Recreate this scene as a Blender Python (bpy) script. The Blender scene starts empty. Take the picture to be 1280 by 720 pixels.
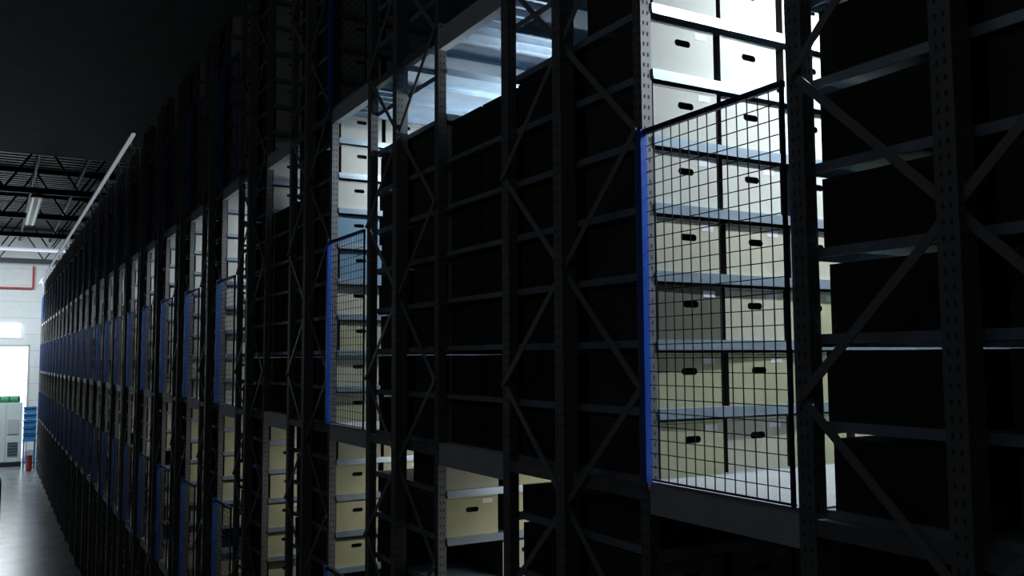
import bpy, math, random
from mathutils import Vector, Quaternion, Euler
R = random.Random(7)
sc = bpy.context.scene
try:
    sc.view_settings.view_transform = 'Standard'
except Exception: pass

D = 2.6; CAMZ = 7.3; FZ = 0.85
P = 2.20; RW = 1.30; AW = P-RW; Y0 = 3.24
B0, B1, B2, TOP = 3.96, 6.75, 9.54, 11.9

# ---------------------------------------------------------------- materials
def mat(name, col, rough=0.6, metal=0.0, noise=0.0, nscale=8.0, emit=0.0, bump=0.0, stretch=None, spec=0.5):
    m = bpy.data.materials.new(name); m.use_nodes = True
    nt = m.node_tree; b = nt.nodes['Principled BSDF']
    b.inputs['Base Color'].default_value = (*col, 1)
    b.inputs['Roughness'].default_value = rough
    b.inputs['Metallic'].default_value = metal
    b.inputs['Specular IOR Level'].default_value = spec
    if emit:
        b.inputs['Emission Color'].default_value = (*col, 1)
        b.inputs['Emission Strength'].default_value = emit
    if noise or bump:
        tc = nt.nodes.new('ShaderNodeTexCoord'); n = nt.nodes.new('ShaderNodeTexNoise')
        n.inputs['Scale'].default_value = nscale; n.inputs['Detail'].default_value = 5
        if stretch:
            mp = nt.nodes.new('ShaderNodeMapping'); mp.inputs['Scale'].default_value = stretch
            nt.links.new(tc.outputs['Object'], mp.inputs['Vector']); nt.links.new(mp.outputs['Vector'], n.inputs['Vector'])
        else:
            nt.links.new(tc.outputs['Object'], n.inputs['Vector'])
        if noise:
            r = nt.nodes.new('ShaderNodeValToRGB')
            r.color_ramp.elements[0].position = 0.3; r.color_ramp.elements[1].position = 0.7
            r.color_ramp.elements[0].color = (*[c*(1-noise) for c in col], 1)
            r.color_ramp.elements[1].color = (*[min(1, c*(1+noise)) for c in col], 1)
            nt.links.new(n.outputs['Fac'], r.inputs['Fac']); nt.links.new(r.outputs['Color'], b.inputs['Base Color'])
        if bump:
            bp = nt.nodes.new('ShaderNodeBump'); bp.inputs['Strength'].default_value = bump
            nt.links.new(n.outputs['Fac'], bp.inputs['Height']); nt.links.new(bp.outputs['Normal'], b.inputs['Normal'])
    return m

M_steel = mat('rack_steel', (0.19,0.195,0.20), 0.55, 0.1, 0.12, 12)
M_shelf = mat('shelf_galvanised', (0.42,0.52,0.62), 0.34, 0.5, 0.12, 6)
M_beam  = mat('deck_beam_grey', (0.60,0.63,0.66), 0.5, 0.1, 0.06, 6)
M_slot  = mat('slot_dark', (0.055,0.055,0.057), 0.9)
M_brace = mat('brace_steel', (0.24,0.245,0.25), 0.5, 0.1)
M_kA = mat('carton_kraft', (0.49,0.48,0.31), 0.85, 0, 0.10, 5)
M_kB = mat('carton_kraft_light', (0.54,0.53,0.42), 0.85, 0, 0.10, 5)
M_kC = mat('carton_grey', (0.57,0.58,0.54), 0.85, 0, 0.06, 5)
M_kD = mat('carton_brown_dark', (0.13,0.13,0.10), 0.85, 0, 0.06, 5)
M_bin = mat('bin_blue_grey', (0.16,0.28,0.40), 0.5, 0, 0.06, 5)
M_side = mat('carton_side_shade', (0.06,0.058,0.052), 0.85, 0, 0.15, 4, spec=0.25)  # shade of the unlit rack ends put into the carton side colour
M_blk = mat('carton_black_shade', (0.034,0.034,0.035), 0.75, 0, 0.15, 4, spec=0.25)  # black stands for kraft cartons lying in shade
M_hole = mat('carton_handle_hole', (0.008,0.008,0.008), 1.0)
M_label = mat('paper_label', (0.75,0.78,0.82), 0.6)
M_blue = mat('gate_blue', (0.02,0.11,0.60), 0.4, 0, 0.1)
M_blueF = mat('gate_blue_muted', (0.04,0.11,0.38), 0.5, 0, 0.2)  # more muted blue for the far gates
M_navy = mat('gate_rail_navy', (0.02,0.03,0.10), 0.45, 0.2)
M_wire = mat('mesh_wire', (0.035,0.04,0.05), 0.5, 0.3)
M_floor = mat('concrete_floor', (0.27,0.31,0.32), 0.24, 0, 0.35, 1.2, bump=0.05, spec=1.0)
M_wallw = mat('wall_white', (0.72,0.75,0.76), 0.7, 0, 0.04, 2)
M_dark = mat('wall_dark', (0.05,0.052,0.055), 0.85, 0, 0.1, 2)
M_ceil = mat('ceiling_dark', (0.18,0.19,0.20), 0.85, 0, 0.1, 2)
M_roof = mat('roof_sheet', (0.045,0.055,0.065), 0.6, 0.2, 0.1, 2)
M_truss = mat('truss_steel', (0.015,0.018,0.023), 0.6, 0.2)
M_lamp = mat('lamp_tube', (0.85,0.93,1.0), 0.5, emit=6)
M_house = mat('lamp_housing', (0.5,0.52,0.54), 0.5)
M_win = mat('window_daylight', (0.9,0.97,1.0), 0.5, emit=5)
M_glow = mat('far_wall_glow', (0.80,0.86,0.88), 0.5, emit=1.15)  # emission added to brighten the white far wall and its floor reflection

# ---------------------------------------------------------------- mesh builder
class MB:
    def __init__(s): s.v=[]; s.f=[]; s.m=[]; s.mats=[]
    def mi(s, m):
        if m not in s.mats: s.mats.append(m)
        return s.mats.index(m)
    def quad(s, pts, m):
        b=len(s.v); s.v += [tuple(p) for p in pts]; s.f.append(tuple(range(b,b+len(pts)))); s.m.append(s.mi(m))
    def box(s, x0,x1,y0,y1,z0,z1, m):
        b=len(s.v); s.v += [(x0,y0,z0),(x1,y0,z0),(x1,y1,z0),(x0,y1,z0),(x0,y0,z1),(x1,y0,z1),(x1,y1,z1),(x0,y1,z1)]
        k=s.mi(m)
        for f in ((0,3,2,1),(4,5,6,7),(0,1,5,4),(1,2,6,5),(2,3,7,6),(3,0,4,7)):
            s.f.append(tuple(b+i for i in f)); s.m.append(k)
    def bar(s, p, q, w, t, m, up=Vector((1,0,0))):
        p=Vector(p); q=Vector(q); d=(q-p).normalized(); a=d.cross(up)
        if a.length<1e-4: a=d.cross(Vector((0,1,0)))
        a.normalize(); n=a.cross(d).normalized(); a*=w/2; n*=t/2
        b=len(s.v)
        for c in (p,q):
            for u,v in ((-1,-1),(1,-1),(1,1),(-1,1)): s.v.append(tuple(c+a*u+n*v))
        k=s.mi(m)
        for f in ((3,2,1,0),(4,5,6,7),(0,1,5,4),(1,2,6,5),(2,3,7,6),(3,0,4,7)):
            s.f.append(tuple(b+i for i in f)); s.m.append(k)
    def cyl(s, p, q, r, m, n=10):
        p=Vector(p); q=Vector(q); d=(q-p).normalized(); a=d.orthogonal().normalized(); c=d.cross(a)
        b=len(s.v); k=s.mi(m)
        for e in (p,q):
            for i in range(n):
                t=2*math.pi*i/n; s.v.append(tuple(e+(a*math.cos(t)+c*math.sin(t))*r))
        for i in range(n):
            j=(i+1)%n; s.f.append((b+i,b+j,b+n+j,b+n+i)); s.m.append(k)
        s.f.append(tuple(b+i for i in reversed(range(n)))); s.m.append(k)
        s.f.append(tuple(b+n+i for i in range(n))); s.m.append(k)
    # archive carton: origin lower front left, front looks to fy (-1 or +1)
    def carton(s, x,y,z,w,d,h,m,front=-1,detail=True,yaw=0.0,side=None):
        b0=len(s.v)
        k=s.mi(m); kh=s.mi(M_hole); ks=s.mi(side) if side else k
        b=len(s.v); zc=h*0.66; cx=w/2; hw=0.032; r=0.0165
        base=[(0,0,0),(w,0,0),(w,d,0),(0,d,0),(0,0,h),(w,0,h),(w,d,h),(0,d,h)]
        s.v += base
        for f in ((0,3,2,1),(4,5,6,7),(1,2,6,5),(2,3,7,6),(3,0,4,7)):
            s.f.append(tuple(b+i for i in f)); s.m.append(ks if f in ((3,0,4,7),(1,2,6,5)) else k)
        if not detail:
            s.f.append((b,b+1,b+5,b+4)); s.m.append(k)
            s.quad([(cx-hw-r,-.001,zc-r),(cx+hw+r,-.001,zc-r),(cx+hw+r,-.001,zc+r),(cx-hw-r,-.001,zc+r)], M_hole)
        else:
            c=len(s.v)
            s.v += [(0,0,zc),(w,0,zc)]       # c, c+1
            ring=[]
            for i in range(5):
                t=math.radians(0+90*i/4); ring.append((cx+hw+r*math.cos(t),0,zc+r*math.sin(t)))
            for i in range(5):
                t=math.radians(90+90*i/4); ring.append((cx-hw+r*math.cos(t),0,zc+r*math.sin(t)))
            low=[]
            for i in range(1,5):
                t=math.radians(180+90*i/4); low.append((cx-hw+r*math.cos(t),0,zc+r*math.sin(t)))
            for i in range(4):
                t=math.radians(270+90*i/4); low.append((cx+hw+r*math.cos(t),0,zc+r*math.sin(t)))
            e=len(s.v); s.v += ring+low; nr=len(ring); N=nr+len(low)
            s.f.append(tuple([c+1,b+5,b+4,c]+[e+i for i in reversed(range(nr))])); s.m.append(k)
            s.f.append(tuple([c,b+0,b+1,c+1,e]+[e+i for i in reversed(range(nr-1,N))])); s.m.append(k)
            g=len(s.v); s.v += [(p[0],0.03,p[2]) for p in ring+low]
            for i in range(N):
                j=(i+1)%N; s.f.append((e+i,g+i,g+j,e+j)); s.m.append(kh)
            s.f.append(tuple(g+i for i in range(N))); s.m.append(kh)
            lx=w*0.70; lz=h*0.80
            s.quad([(lx,-.0015,lz),(lx+.075,-.0015,lz),(lx+.075,-.0015,lz+.030),(lx,-.0015,lz+.030)], M_label)
            # folded lid rim
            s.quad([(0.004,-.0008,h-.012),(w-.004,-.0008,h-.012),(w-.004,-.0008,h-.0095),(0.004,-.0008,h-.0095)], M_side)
        cs,sn=math.cos(yaw),math.sin(yaw)
        for i in range(b0,len(s.v)):
            X,Y,Z=s.v[i]
            X-=w/2
            if front>0: X,Y=-X,-Y
            X,Y=X*cs-Y*sn, X*sn+Y*cs
            s.v[i]=(x+w/2+X,y+Y,z+Z)
    def mesh(s,name):
        me=bpy.data.meshes.new(name); me.from_pydata(s.v,[],s.f)
        for m in s.mats: me.materials.append(m)
        me.polygons.foreach_set('material_index', s.m); me.update(); return me
def obj(name, me, loc=(0,0,0)):
    if isinstance(me,MB): me=me.mesh(name)
    o=bpy.data.objects.new(name,me); o.location=loc; sc.collection.objects.link(o); return o

# ---------------------------------------------------------------- shelf levels
S0=[FZ+0.14+0.315*i for i in range(9)]
S1=[B0+0.309*i for i in range(9)]
S2=[B1+0.316*i for i in range(9)]
S3=[B2+0.30*i for i in range(8)]
LV=S0+S1+S2+S3
N2=len(S0)+len(S1)
BH=0.255
PY=(0.04,0.67,1.30)

def rack_mesh(L, slots):
    m=MB()
    xs=[0.0]
    n=max(1,int(round(L/2.2)))
    for i in range(1,n+1): xs.append(L*i/n)
    for xi,x in enumerate(xs):
        for pi,y in enumerate(PY if xi==0 else (PY[0],PY[2]-.04)):
            w=0.030; t=0.06; s0=-0.03 if xi==0 else 0
            if xi==0 and pi==1: w=0.038; s0=-0.075; t=0.09
            if xi==0 and pi==2: w=0.038
            m.box(x+s0,x+s0+0.006,y-w,y+w,FZ,TOP,M_steel)
            m.box(x+s0+.006,x+s0+t,y-w,y-w+0.006,FZ,TOP,M_steel)
            m.box(x+s0+.006,x+s0+t,y+w-0.006,y+w,FZ,TOP,M_steel)
            m.box(x+s0-.03,x+s0+t+.03,y-w-.02,y+w+.02,FZ,FZ+0.012,M_steel)
            if slots and xi==0:
                z=FZ+0.1
                while z<TOP-.05:
                    for yo in (-0.014,0.014):
                        m.quad([(x+s0-.001,y+yo-.0045,z),(x+s0-.001,y+yo-.0045,z+.018),(x+s0-.001,y+yo+.0045,z+.018),(x+s0-.001,y+yo+.0045,z)],M_slot)
                    for xo in (.012,.036):
                        m.quad([(x+s0+xo,y-w-.001,z),(x+s0+xo+.009,y-w-.001,z),(x+s0+xo+.009,y-w-.001,z+.018),(x+s0+xo,y-w-.001,z+.018)],M_slot)
                    z+=0.05
    for z in LV:
        m.box(0.035,L,0.0,RW-.03,z-0.006,z,M_shelf)
        m.box(0.035,L,0.0,0.004,z-0.048,z-.006,M_shelf)
        m.box(0.035,L,RW-0.034,RW-.03,z-0.048,z-.006,M_shelf)
        m.box(0.031,0.035,0.0,RW-.03,z-0.036,z,M_shelf)
        m.box(0.035,L,0.40,0.43,z-0.03,z-.006,M_shelf)
        m.box(0.035,L,0.84,0.87,z-0.03,z-.006,M_shelf)
    zs=[7.15+1.2*k for k in range(-6,5)]
    for a in zs:
        b=min(a+1.2,TOP); a2=max(a,FZ+.1)
        if b-a2<0.3 : continue
        m.bar((-0.036,PY[0],a2),(-0.036,PY[2],b),0.034,0.006,M_brace)
        m.bar((-0.048,PY[2],a2),(-0.048,PY[0],b),0.034,0.006,M_brace)
        for y in (PY[0],PY[2]): m.cyl((-0.056,y,a2),(-0.03,y,a2),0.014,M_brace,8)
    for z in (B0-.06,B1-.06,B2-.06,TOP-.05):
        m.box(-0.028,0.02,PY[0],PY[2],z-.03,z+.03,M_steel)
    m.box(-0.02,L,0.0,RW-.03,FZ,FZ+0.08,M_steel)
    return m.mesh('storage_rack')

def boxes_mesh(cols, detail, seed, miss, mode=''):
    r=random.Random(seed); m=MB()
    for li,z in enumerate(LV):
        top = li>=N2+4
        mid = li>=N2
        for side in (-1,1):
            for c in range(cols):
                if mode=='k1' and li>=N2+7: continue
                if mode=='k0' and side==1 and li>=N2+7: continue
                if mode=='k1' and li==N2-1 and side==1: continue
                if mode=='k1' and li in (N2-3,N2-6) and side==-1 and c<1: continue
                if r.random()<miss and not (c<3 and (side==1 or mid)): continue
                if mid and not top: k=r.choice([M_kA,M_kA,M_kB]) if li<N2+3 else M_kB
                elif top: k=M_kC
                else: k=r.choice([M_kA,M_kB,M_kA])
                if mode=='k0' and li==N2+2 and c==0: k=M_kD
                if mode=='k2' and li in (N2+4,N2+5): k=M_bin
                if side==1 or mode=='black': k=M_blk  # shade-black for back-facing cartons and the nearest racks
                h=BH
                if mode=='k0' and li==N2-1: h=0.15; k=M_blk
                jx=r.uniform(-.012,.012); jy=r.uniform(-.015,.02); yaw=r.uniform(-.02,.02)
                x=0.05+0.435*c+jx; w=0.392; d=0.55
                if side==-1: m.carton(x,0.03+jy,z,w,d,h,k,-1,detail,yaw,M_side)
                else: m.carton(x,RW-0.06+jy,z,w,d,h,k,1,False,yaw)
    return m.mesh('archive_box_rows')

LN=4.4
rackN=rack_mesh(LN,True); rackF=rack_mesh(2.2,False)
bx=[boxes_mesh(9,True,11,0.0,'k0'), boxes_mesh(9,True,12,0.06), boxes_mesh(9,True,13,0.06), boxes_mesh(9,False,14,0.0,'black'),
    boxes_mesh(9,True,15,0.03,'k1'), boxes_mesh(7,True,16,0.05,'k2')]
bxF=[boxes_mesh(4,False,21,0.05), boxes_mesh(4,False,22,0.08)]
KMIN,KMAX=-3,26
for k in range(KMIN,KMAX+1):
    y=Y0+P*k
    near=k<6
    obj('storage_rack', rackN if near else rackF,(D,y,0))
    me = bx[3] if k<0 else {0:bx[0],1:bx[4],2:bx[5]}.get(k, bx[1+(k%2)] if near else bxF[k%2])
    obj('archive_box_rows', me,(D,y,0))

# ---------------------------------------------------------------- decks, gates
def deck_mesh(L):
    m=MB()
    m.box(0,L,0.005,AW-.005,-0.012,0,M_beam)
    n=7
    for i in range(n):
        y=0.03+(AW-0.09)*i/(n-1)
        m.box(0.03,L,y,y+0.03,-0.06,-0.012,M_shelf)
    m.box(-0.03,0.0,0.04,AW-.0,-0.13,0.0,M_beam)
    m.box(-0.03,0.03,0.04,AW-.0,-0.145,-0.13,M_beam)
    for x in [1.1*i for i in range(1,int(L/1.1)+1)]:
        m.box(x-.04,x,0.0,AW,-0.14,-0.06,M_shelf)
    return m.mesh('walkway_deck')
def gate_mesh(full):
    m=MB(); H=1.585; t=.016; x=-0.045
    if full:
        m.box(x-.02,x,0.035,0.065,0,H,M_blueF); m.box(x-.022,x,0.03,AW-.045,H-.03,H,M_blueF)
        m.box(x-.055,x,AW-.050,AW-.004,0,H,M_blueF)
    else:
        m.box(x-.035,x,AW-.040,AW-.004,0,H,M_blue)
        m.box(x-.012,x,0.035,0.035+t,0,H,M_navy)
        m.box(x-.022,x,0.03,AW-.040,H-.024,H,M_navy)
    m.box(x-.010,x,0.03,AW-.045,0.008,0.016,M_navy)
    n=14; ya=.05; yb=AW-.045
    for i in range(1,n):
        y=ya+(yb-ya)*i/n; m.bar((x-.008,y,.01),(x-.008,y,H-.02),0.0036,0.0036,M_wire)
    nz=26
    for i in range(1,nz):
        z=.01+(H-.03)*i/nz; m.bar((x-.0115,ya,z),(x-.0115,yb,z),0.0036,0.0036,M_wire)
    for z in (0.3,1.25): m.cyl((x-.01,AW-.002,z-.04),(x-.01,AW-.002,z+.04),0.012,M_steel,8)
    return m.mesh('mesh_safety_gate')
def lamp_mesh(L,up=False):
    m=MB(); s=-1 if up else 1
    a,b=sorted((0.02*s,0.06*s)); m.box(0,L,-0.04,0.04,a,b,M_house); m.cyl((0.03,0,0),(L-.03,0,0),0.014,M_lamp,8)
    m.box(0,0.03,-.02,.02,-.02,.02,M_house); m.box(L-.03,L,-.02,.02,-.02,.02,M_house)
    return m.mesh('added_uplight_tube')
deckN,deckF=deck_mesh(LN),deck_mesh(2.2); gateN=gate_mesh(False); gateF=gate_mesh(True); lampm=lamp_mesh(1.5); added_uplamp=lamp_mesh(1.5,True)

def area(name,loc,rot,sx,sy,power,col):
    l=bpy.data.lights.new(name,'AREA'); l.shape='RECTANGLE'; l.size=sx; l.size_y=sy; l.energy=power; l.color=col
    o=bpy.data.objects.new(name,l); o.location=loc; o.rotation_euler=rot; sc.collection.objects.link(o); return o

FILL=(0,2)
COOL=(0.86,0.95,1.0); WARM=(1.0,0.99,0.92)
for k in range(KMIN,KMAX):
    ya=Y0+P*k+RW; near=k<6
    for zi,zb in enumerate((B0,B1,B2)):
        obj('walkway_deck', deckN if near else deckF,(D,ya,zb))
        if not (k in FILL):
            obj('mesh_safety_gate',gateN if k<3 else gateF,(D,ya,zb))
    for zi,zt in enumerate((B0,B1,B2,TOP+0.15)):
        if zi==2 and k in FILL:
            zu=S2[6]+BH+.08
            obj('added_uplight_tube',added_uplamp,(D+0.6,ya+0.75,zu))  # upturned tube added on the infill to brighten the deck underside
            area('added_uplight',(D+1.35,ya+0.75,zu+.02),(math.radians(180-25),0,0),1.7,0.05,24 if k==0 else 8,COOL)  # added uplight for the deck ribs and empty shelves
            continue
        if zi==3 and k>-1: continue
        if zi==0 and k>4: continue
        if zi<=1 and k<0: continue
        obj('added_uplight_tube',lampm,(D+0.75,ya+0.14,zt-0.24))
        pw={0:3,1:12,2:42,3:16}[zi]
        if zi==2 and k==-1: pw=62
        if k>=3 and zi==2: pw*=0.85
        area('added_uplight',(D+1.5,ya+0.16,zt-0.265),(math.radians(22),0,0),1.7,0.05,pw,COOL if zi>=2 else WARM)

# boxes coloured black for shade, packed across unused bays
def fill_mesh():
    m=MB()
    for i,z in enumerate(S2[:7]):
        zz=z+0.002
        if i: m.box(0.03,2.2,-0.02,AW-.01,zz-0.03,zz,M_shelf)
        for c in range(4):
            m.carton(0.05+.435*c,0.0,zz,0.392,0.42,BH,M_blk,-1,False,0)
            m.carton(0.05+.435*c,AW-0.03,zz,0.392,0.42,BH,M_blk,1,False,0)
    return m.mesh('archive_box_infill')
fm=fill_mesh()
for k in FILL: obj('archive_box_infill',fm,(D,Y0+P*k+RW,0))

# ---------------------------------------------------------------- room shell
YF=69.0; YB=-6.0; XL=-5.0; XR=9.0
def shell(name,a,m):
    b=MB(); b.box(*a,m); return obj(name,b)
shell('floor',(XL,XR,YB,YF,FZ-0.1,FZ),M_floor)
b=MB(); b.box(XL,XR,YF,YF+.2,FZ,17,M_wallw)
for i in range(12): b.box(XL,XR,YF-.02,YF,1.4+1.1*i,1.43+1.1*i,M_house)
obj('wall_far',b)
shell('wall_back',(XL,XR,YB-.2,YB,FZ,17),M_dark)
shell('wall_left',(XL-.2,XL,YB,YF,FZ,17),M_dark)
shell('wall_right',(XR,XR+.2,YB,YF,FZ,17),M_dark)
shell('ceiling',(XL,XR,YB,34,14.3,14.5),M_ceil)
b=MB(); y=34
while y<YF:
    b.box(XL,XR,y,y+.28,16.0,16.1,M_roof); b.box(XL,XR,y+.28,y+.57,16.04,16.1,M_roof); y+=.57
obj('ceiling_roof_sheet',b)
shell('trim_bulkhead',(XL,XR,34,34.2,14.3,16.2),M_dark)
for y in (39,46,53,60,66.5):
    m=MB()
    m.box(XL,XR,y-.09,y+.09,13.75,13.98,M_truss); m.box(XL,XR,y-.09,y+.09,15.82,15.99,M_truss)
    x=XL; s=1
    while x<XR-.5:
        m.bar((x,y,13.9 if s>0 else 15.9),(x+1.3,y,15.9 if s>0 else 13.9),0.08,0.08,M_truss,Vector((0,1,0))); x+=1.3; s=-s
    obj('roof_truss',m)
m=MB()
for x in (-3,-0.5,1.4,3.2): m.box(x-.05,x+.05,34.2,YF-.03,15.4,15.6,M_truss)
obj('roof_purlins',m)
m=MB(); m.box(-3.5,1.75,YF-.06,YF-.04,8.9,9.85,M_win)
for x in (-3.5,-2.2,-0.9,0.4,1.70): m.box(x,x+.05,YF-.09,YF-.03,8.9,9.85,M_house)
m.box(-3.5,1.75,YF-.09,YF-.03,8.84,8.9,M_house); m.box(-3.5,1.75,YF-.09,YF-.03,9.85,9.91,M_house)
obj('window_1',m)
m=MB(); m.box(-3.5,2.15,YF-.06,YF-.04,FZ,8.3,M_glow)  # added glowing panel in front of the white wall
for i in range(8): m.box(-3.5,2.15,YF-.08,YF-.06,FZ+.02+1.03*i,FZ+.05+1.03*i,M_house)
m.box(-3.6,-3.5,YF-.12,YF-.03,FZ,8.4,M_house); m.box(2.15,2.22,YF-.12,YF-.03,FZ,8.4,M_house); m.box(-3.6,2.22,YF-.12,YF-.03,8.3,8.42,M_house)
obj('glow_panel_1',m)
M_red=mat('red_paint',(0.45,0.05,0.04),0.5)
m=MB(); m.cyl((XL+.05,YF-.3,12.2),(2.3,YF-.3,12.2),0.06,M_red); m.cyl((2.3,YF-.3,12.2),(2.3,YF-.3,13.7),0.06,M_red)
for x in (-4,-2,0,2): m.box(x,x+.05,YF-.34,YF-.03,12.12,12.15,M_house)
obj('sprinkler_pipe',m)
M_strip=mat('tray_glow',(0.75,0.85,0.95),0.4,emit=0.28)  # weak glow stands in for light falling on the cable tray
m=MB(); m.box(D-.22,D-.12,20,61.5,TOP+.14,TOP+.17,M_house); m.box(D-.20,D-.14,20,61.5,TOP+.09,TOP+.14,M_strip)
y=20.8
while y<61: m.box(D-.13,D-.10,y,y+.04,TOP+.001,TOP+.14,M_house); m.box(D-.12,D+.1,y,y+.04,TOP+.001,TOP+.02,M_house); y+=2.2
obj('cable_tray_glow',m)
M_dim=mat('lamp_diffuser',(0.8,0.9,0.95),0.4,emit=0.2)
m=MB(); m.box(1.1,1.5,38,46,13.45,13.5,M_house); m.box(1.15,1.22,38.1,45.9,13.42,13.45,M_dim); m.box(1.38,1.45,38.1,45.9,13.42,13.45,M_dim)
for y in (38.5,42,45.5): m.cyl((1.3,y,13.5),(1.3,y,15.99),0.01,M_house,6)
obj('suspended_linear_lamp',m)
m=MB(); pts=[(1.85+.95*i/16, 18.4, 14.3-0.36*math.sin(math.pi*i/16)) for i in range(17)]
for a,b in zip(pts,pts[1:]): m.cyl(a,b,0.02,M_beam,6)
obj('hanging_cable',m)
M_cab=mat('cabinet_white',(0.62,0.70,0.68),0.45,0,0.05)
M_green=mat('green_tarp',(0.05,0.24,0.12),0.7,0,0.3)
Z=FZ
m=MB(); m.box(-2.5,1.80,64,66,Z,4.75,M_cab); m.box(-2.5,1.82,63.97,64,Z,Z+0.3,M_truss)
for x in (-1.4,-.25,.9): m.box(x,x+.03,63.97,64,Z+0.4,4.65,M_house)
for x in (0,1.02): m.box(x,x+.6,63.96,64,Z+2.0,Z+2.9,M_house)
for i in range(5): m.box(1.05,1.6,63.95,64,Z+0.7+.18*i,Z+0.76+.18*i,M_truss)
for i in range(6):
    x=-1.4+.5*i; m.cyl((x,64.7,4.75+.17),(x+.5,64.5,4.75+.20),0.2,M_green,8)
obj('packing_machine',m)
M_bl=mat('blue_plastic',(0.05,0.28,0.65),0.5)
m=MB()
for i in range(5): m.box(1.85,2.5,62,62.8,2.6+.40*i,2.6+.40*i+.34,M_bl); m.box(1.82,2.53,61.97,62.83,2.6+.40*i+.28,2.6+.40*i+.34,M_bl)
for x in (1.85,2.43):
    for y in (62,62.72): m.box(x,x+.07,y,y+.07,Z,2.6,M_bl)
for z in (1.2,2.5): m.box(1.82,2.53,61.97,62.83,z,z+.1,M_bl)
m.box(1.95,2.4,62.1,62.7,1.3,1.9,M_cab)
obj('blue_crate_stack',m)
m=MB(); m.cyl((2.15,61,Z+0.06),(2.15,61,Z+.85),0.16,M_red,16); m.cyl((2.15,61,Z+.85),(2.15,61,Z+.91),0.18,M_red,16); m.cyl((2.15,61,Z),(2.15,61,Z+.06),0.13,M_truss,12); m.cyl((2.08,61,Z+.91),(2.22,61,Z+.94),0.02,M_truss,8)
obj('red_waste_bin',m)
M_wood=mat('dark_wood',(0.08,0.07,0.055),0.8,0,0.3,10)
m=MB()
for i in range(20):
    z=Z+i*0.15
    for j in range(5): m.box(-0.8+.25*j,-0.8+.25*j+.18,30,31.2,z+.125,z+.148,M_wood)
    for y in (30,30.55,31.1): m.box(-0.8,0.38,y,y+.1,z+.02,z+.125,M_wood)
    for x in (-.8,-.27,.28): m.box(x,x+.1,30,31.2,z,z+.02,M_wood)
obj('pallet_stack',m)
m=MB()
for y in (10.2,12.6,15.0):
    for i in range(3):
        z=Z+i*.15
        for j in range(4): m.box(2.24+.06*j,2.24+.06*j+.045,y,y+1.2,z+.125,z+.148,M_wood)
        for yy in (y,y+.55,y+1.1): m.box(2.24,2.465,yy,yy+.1,z,z+.125,M_wood)
obj('timber_bearers',m)

# ---------------------------------------------------------------- general lights
area('far_hall_light',(0,59,13.5),(math.radians(35),0,0),8,1.5,1500,(0.85,0.94,1))
area('far_window_light',(-0.8,YF-.15,9.4),(math.radians(-90),0,0),5,1,250,(0.85,0.94,1))
area('hall_ambient_light',(-3.5,2,13.5),(0,math.radians(-35),0),4,14,26,(0.85,0.93,1))
w=bpy.data.worlds.new('world'); sc.world=w; w.use_nodes=True
w.node_tree.nodes['Background'].inputs[0].default_value=(0.5,0.6,0.7,1); w.node_tree.nodes['Background'].inputs[1].default_value=0.05

# ---------------------------------------------------------------- camera
cd=bpy.data.cameras.new('camera'); cd.lens=1129/1280*36; cd.sensor_width=36; cd.clip_end=300; cd.clip_start=0.05
co=bpy.data.objects.new('camera',cd); sc.collection.objects.link(co); sc.camera=co
co.location=(0,0,CAMZ)
q=Euler((math.radians(90+4.46),0,math.radians(-29.93)),'XYZ').to_quaternion() @ Quaternion((0,0,1),math.radians(-0.35))
co.rotation_mode='QUATERNION'; co.rotation_quaternion=q
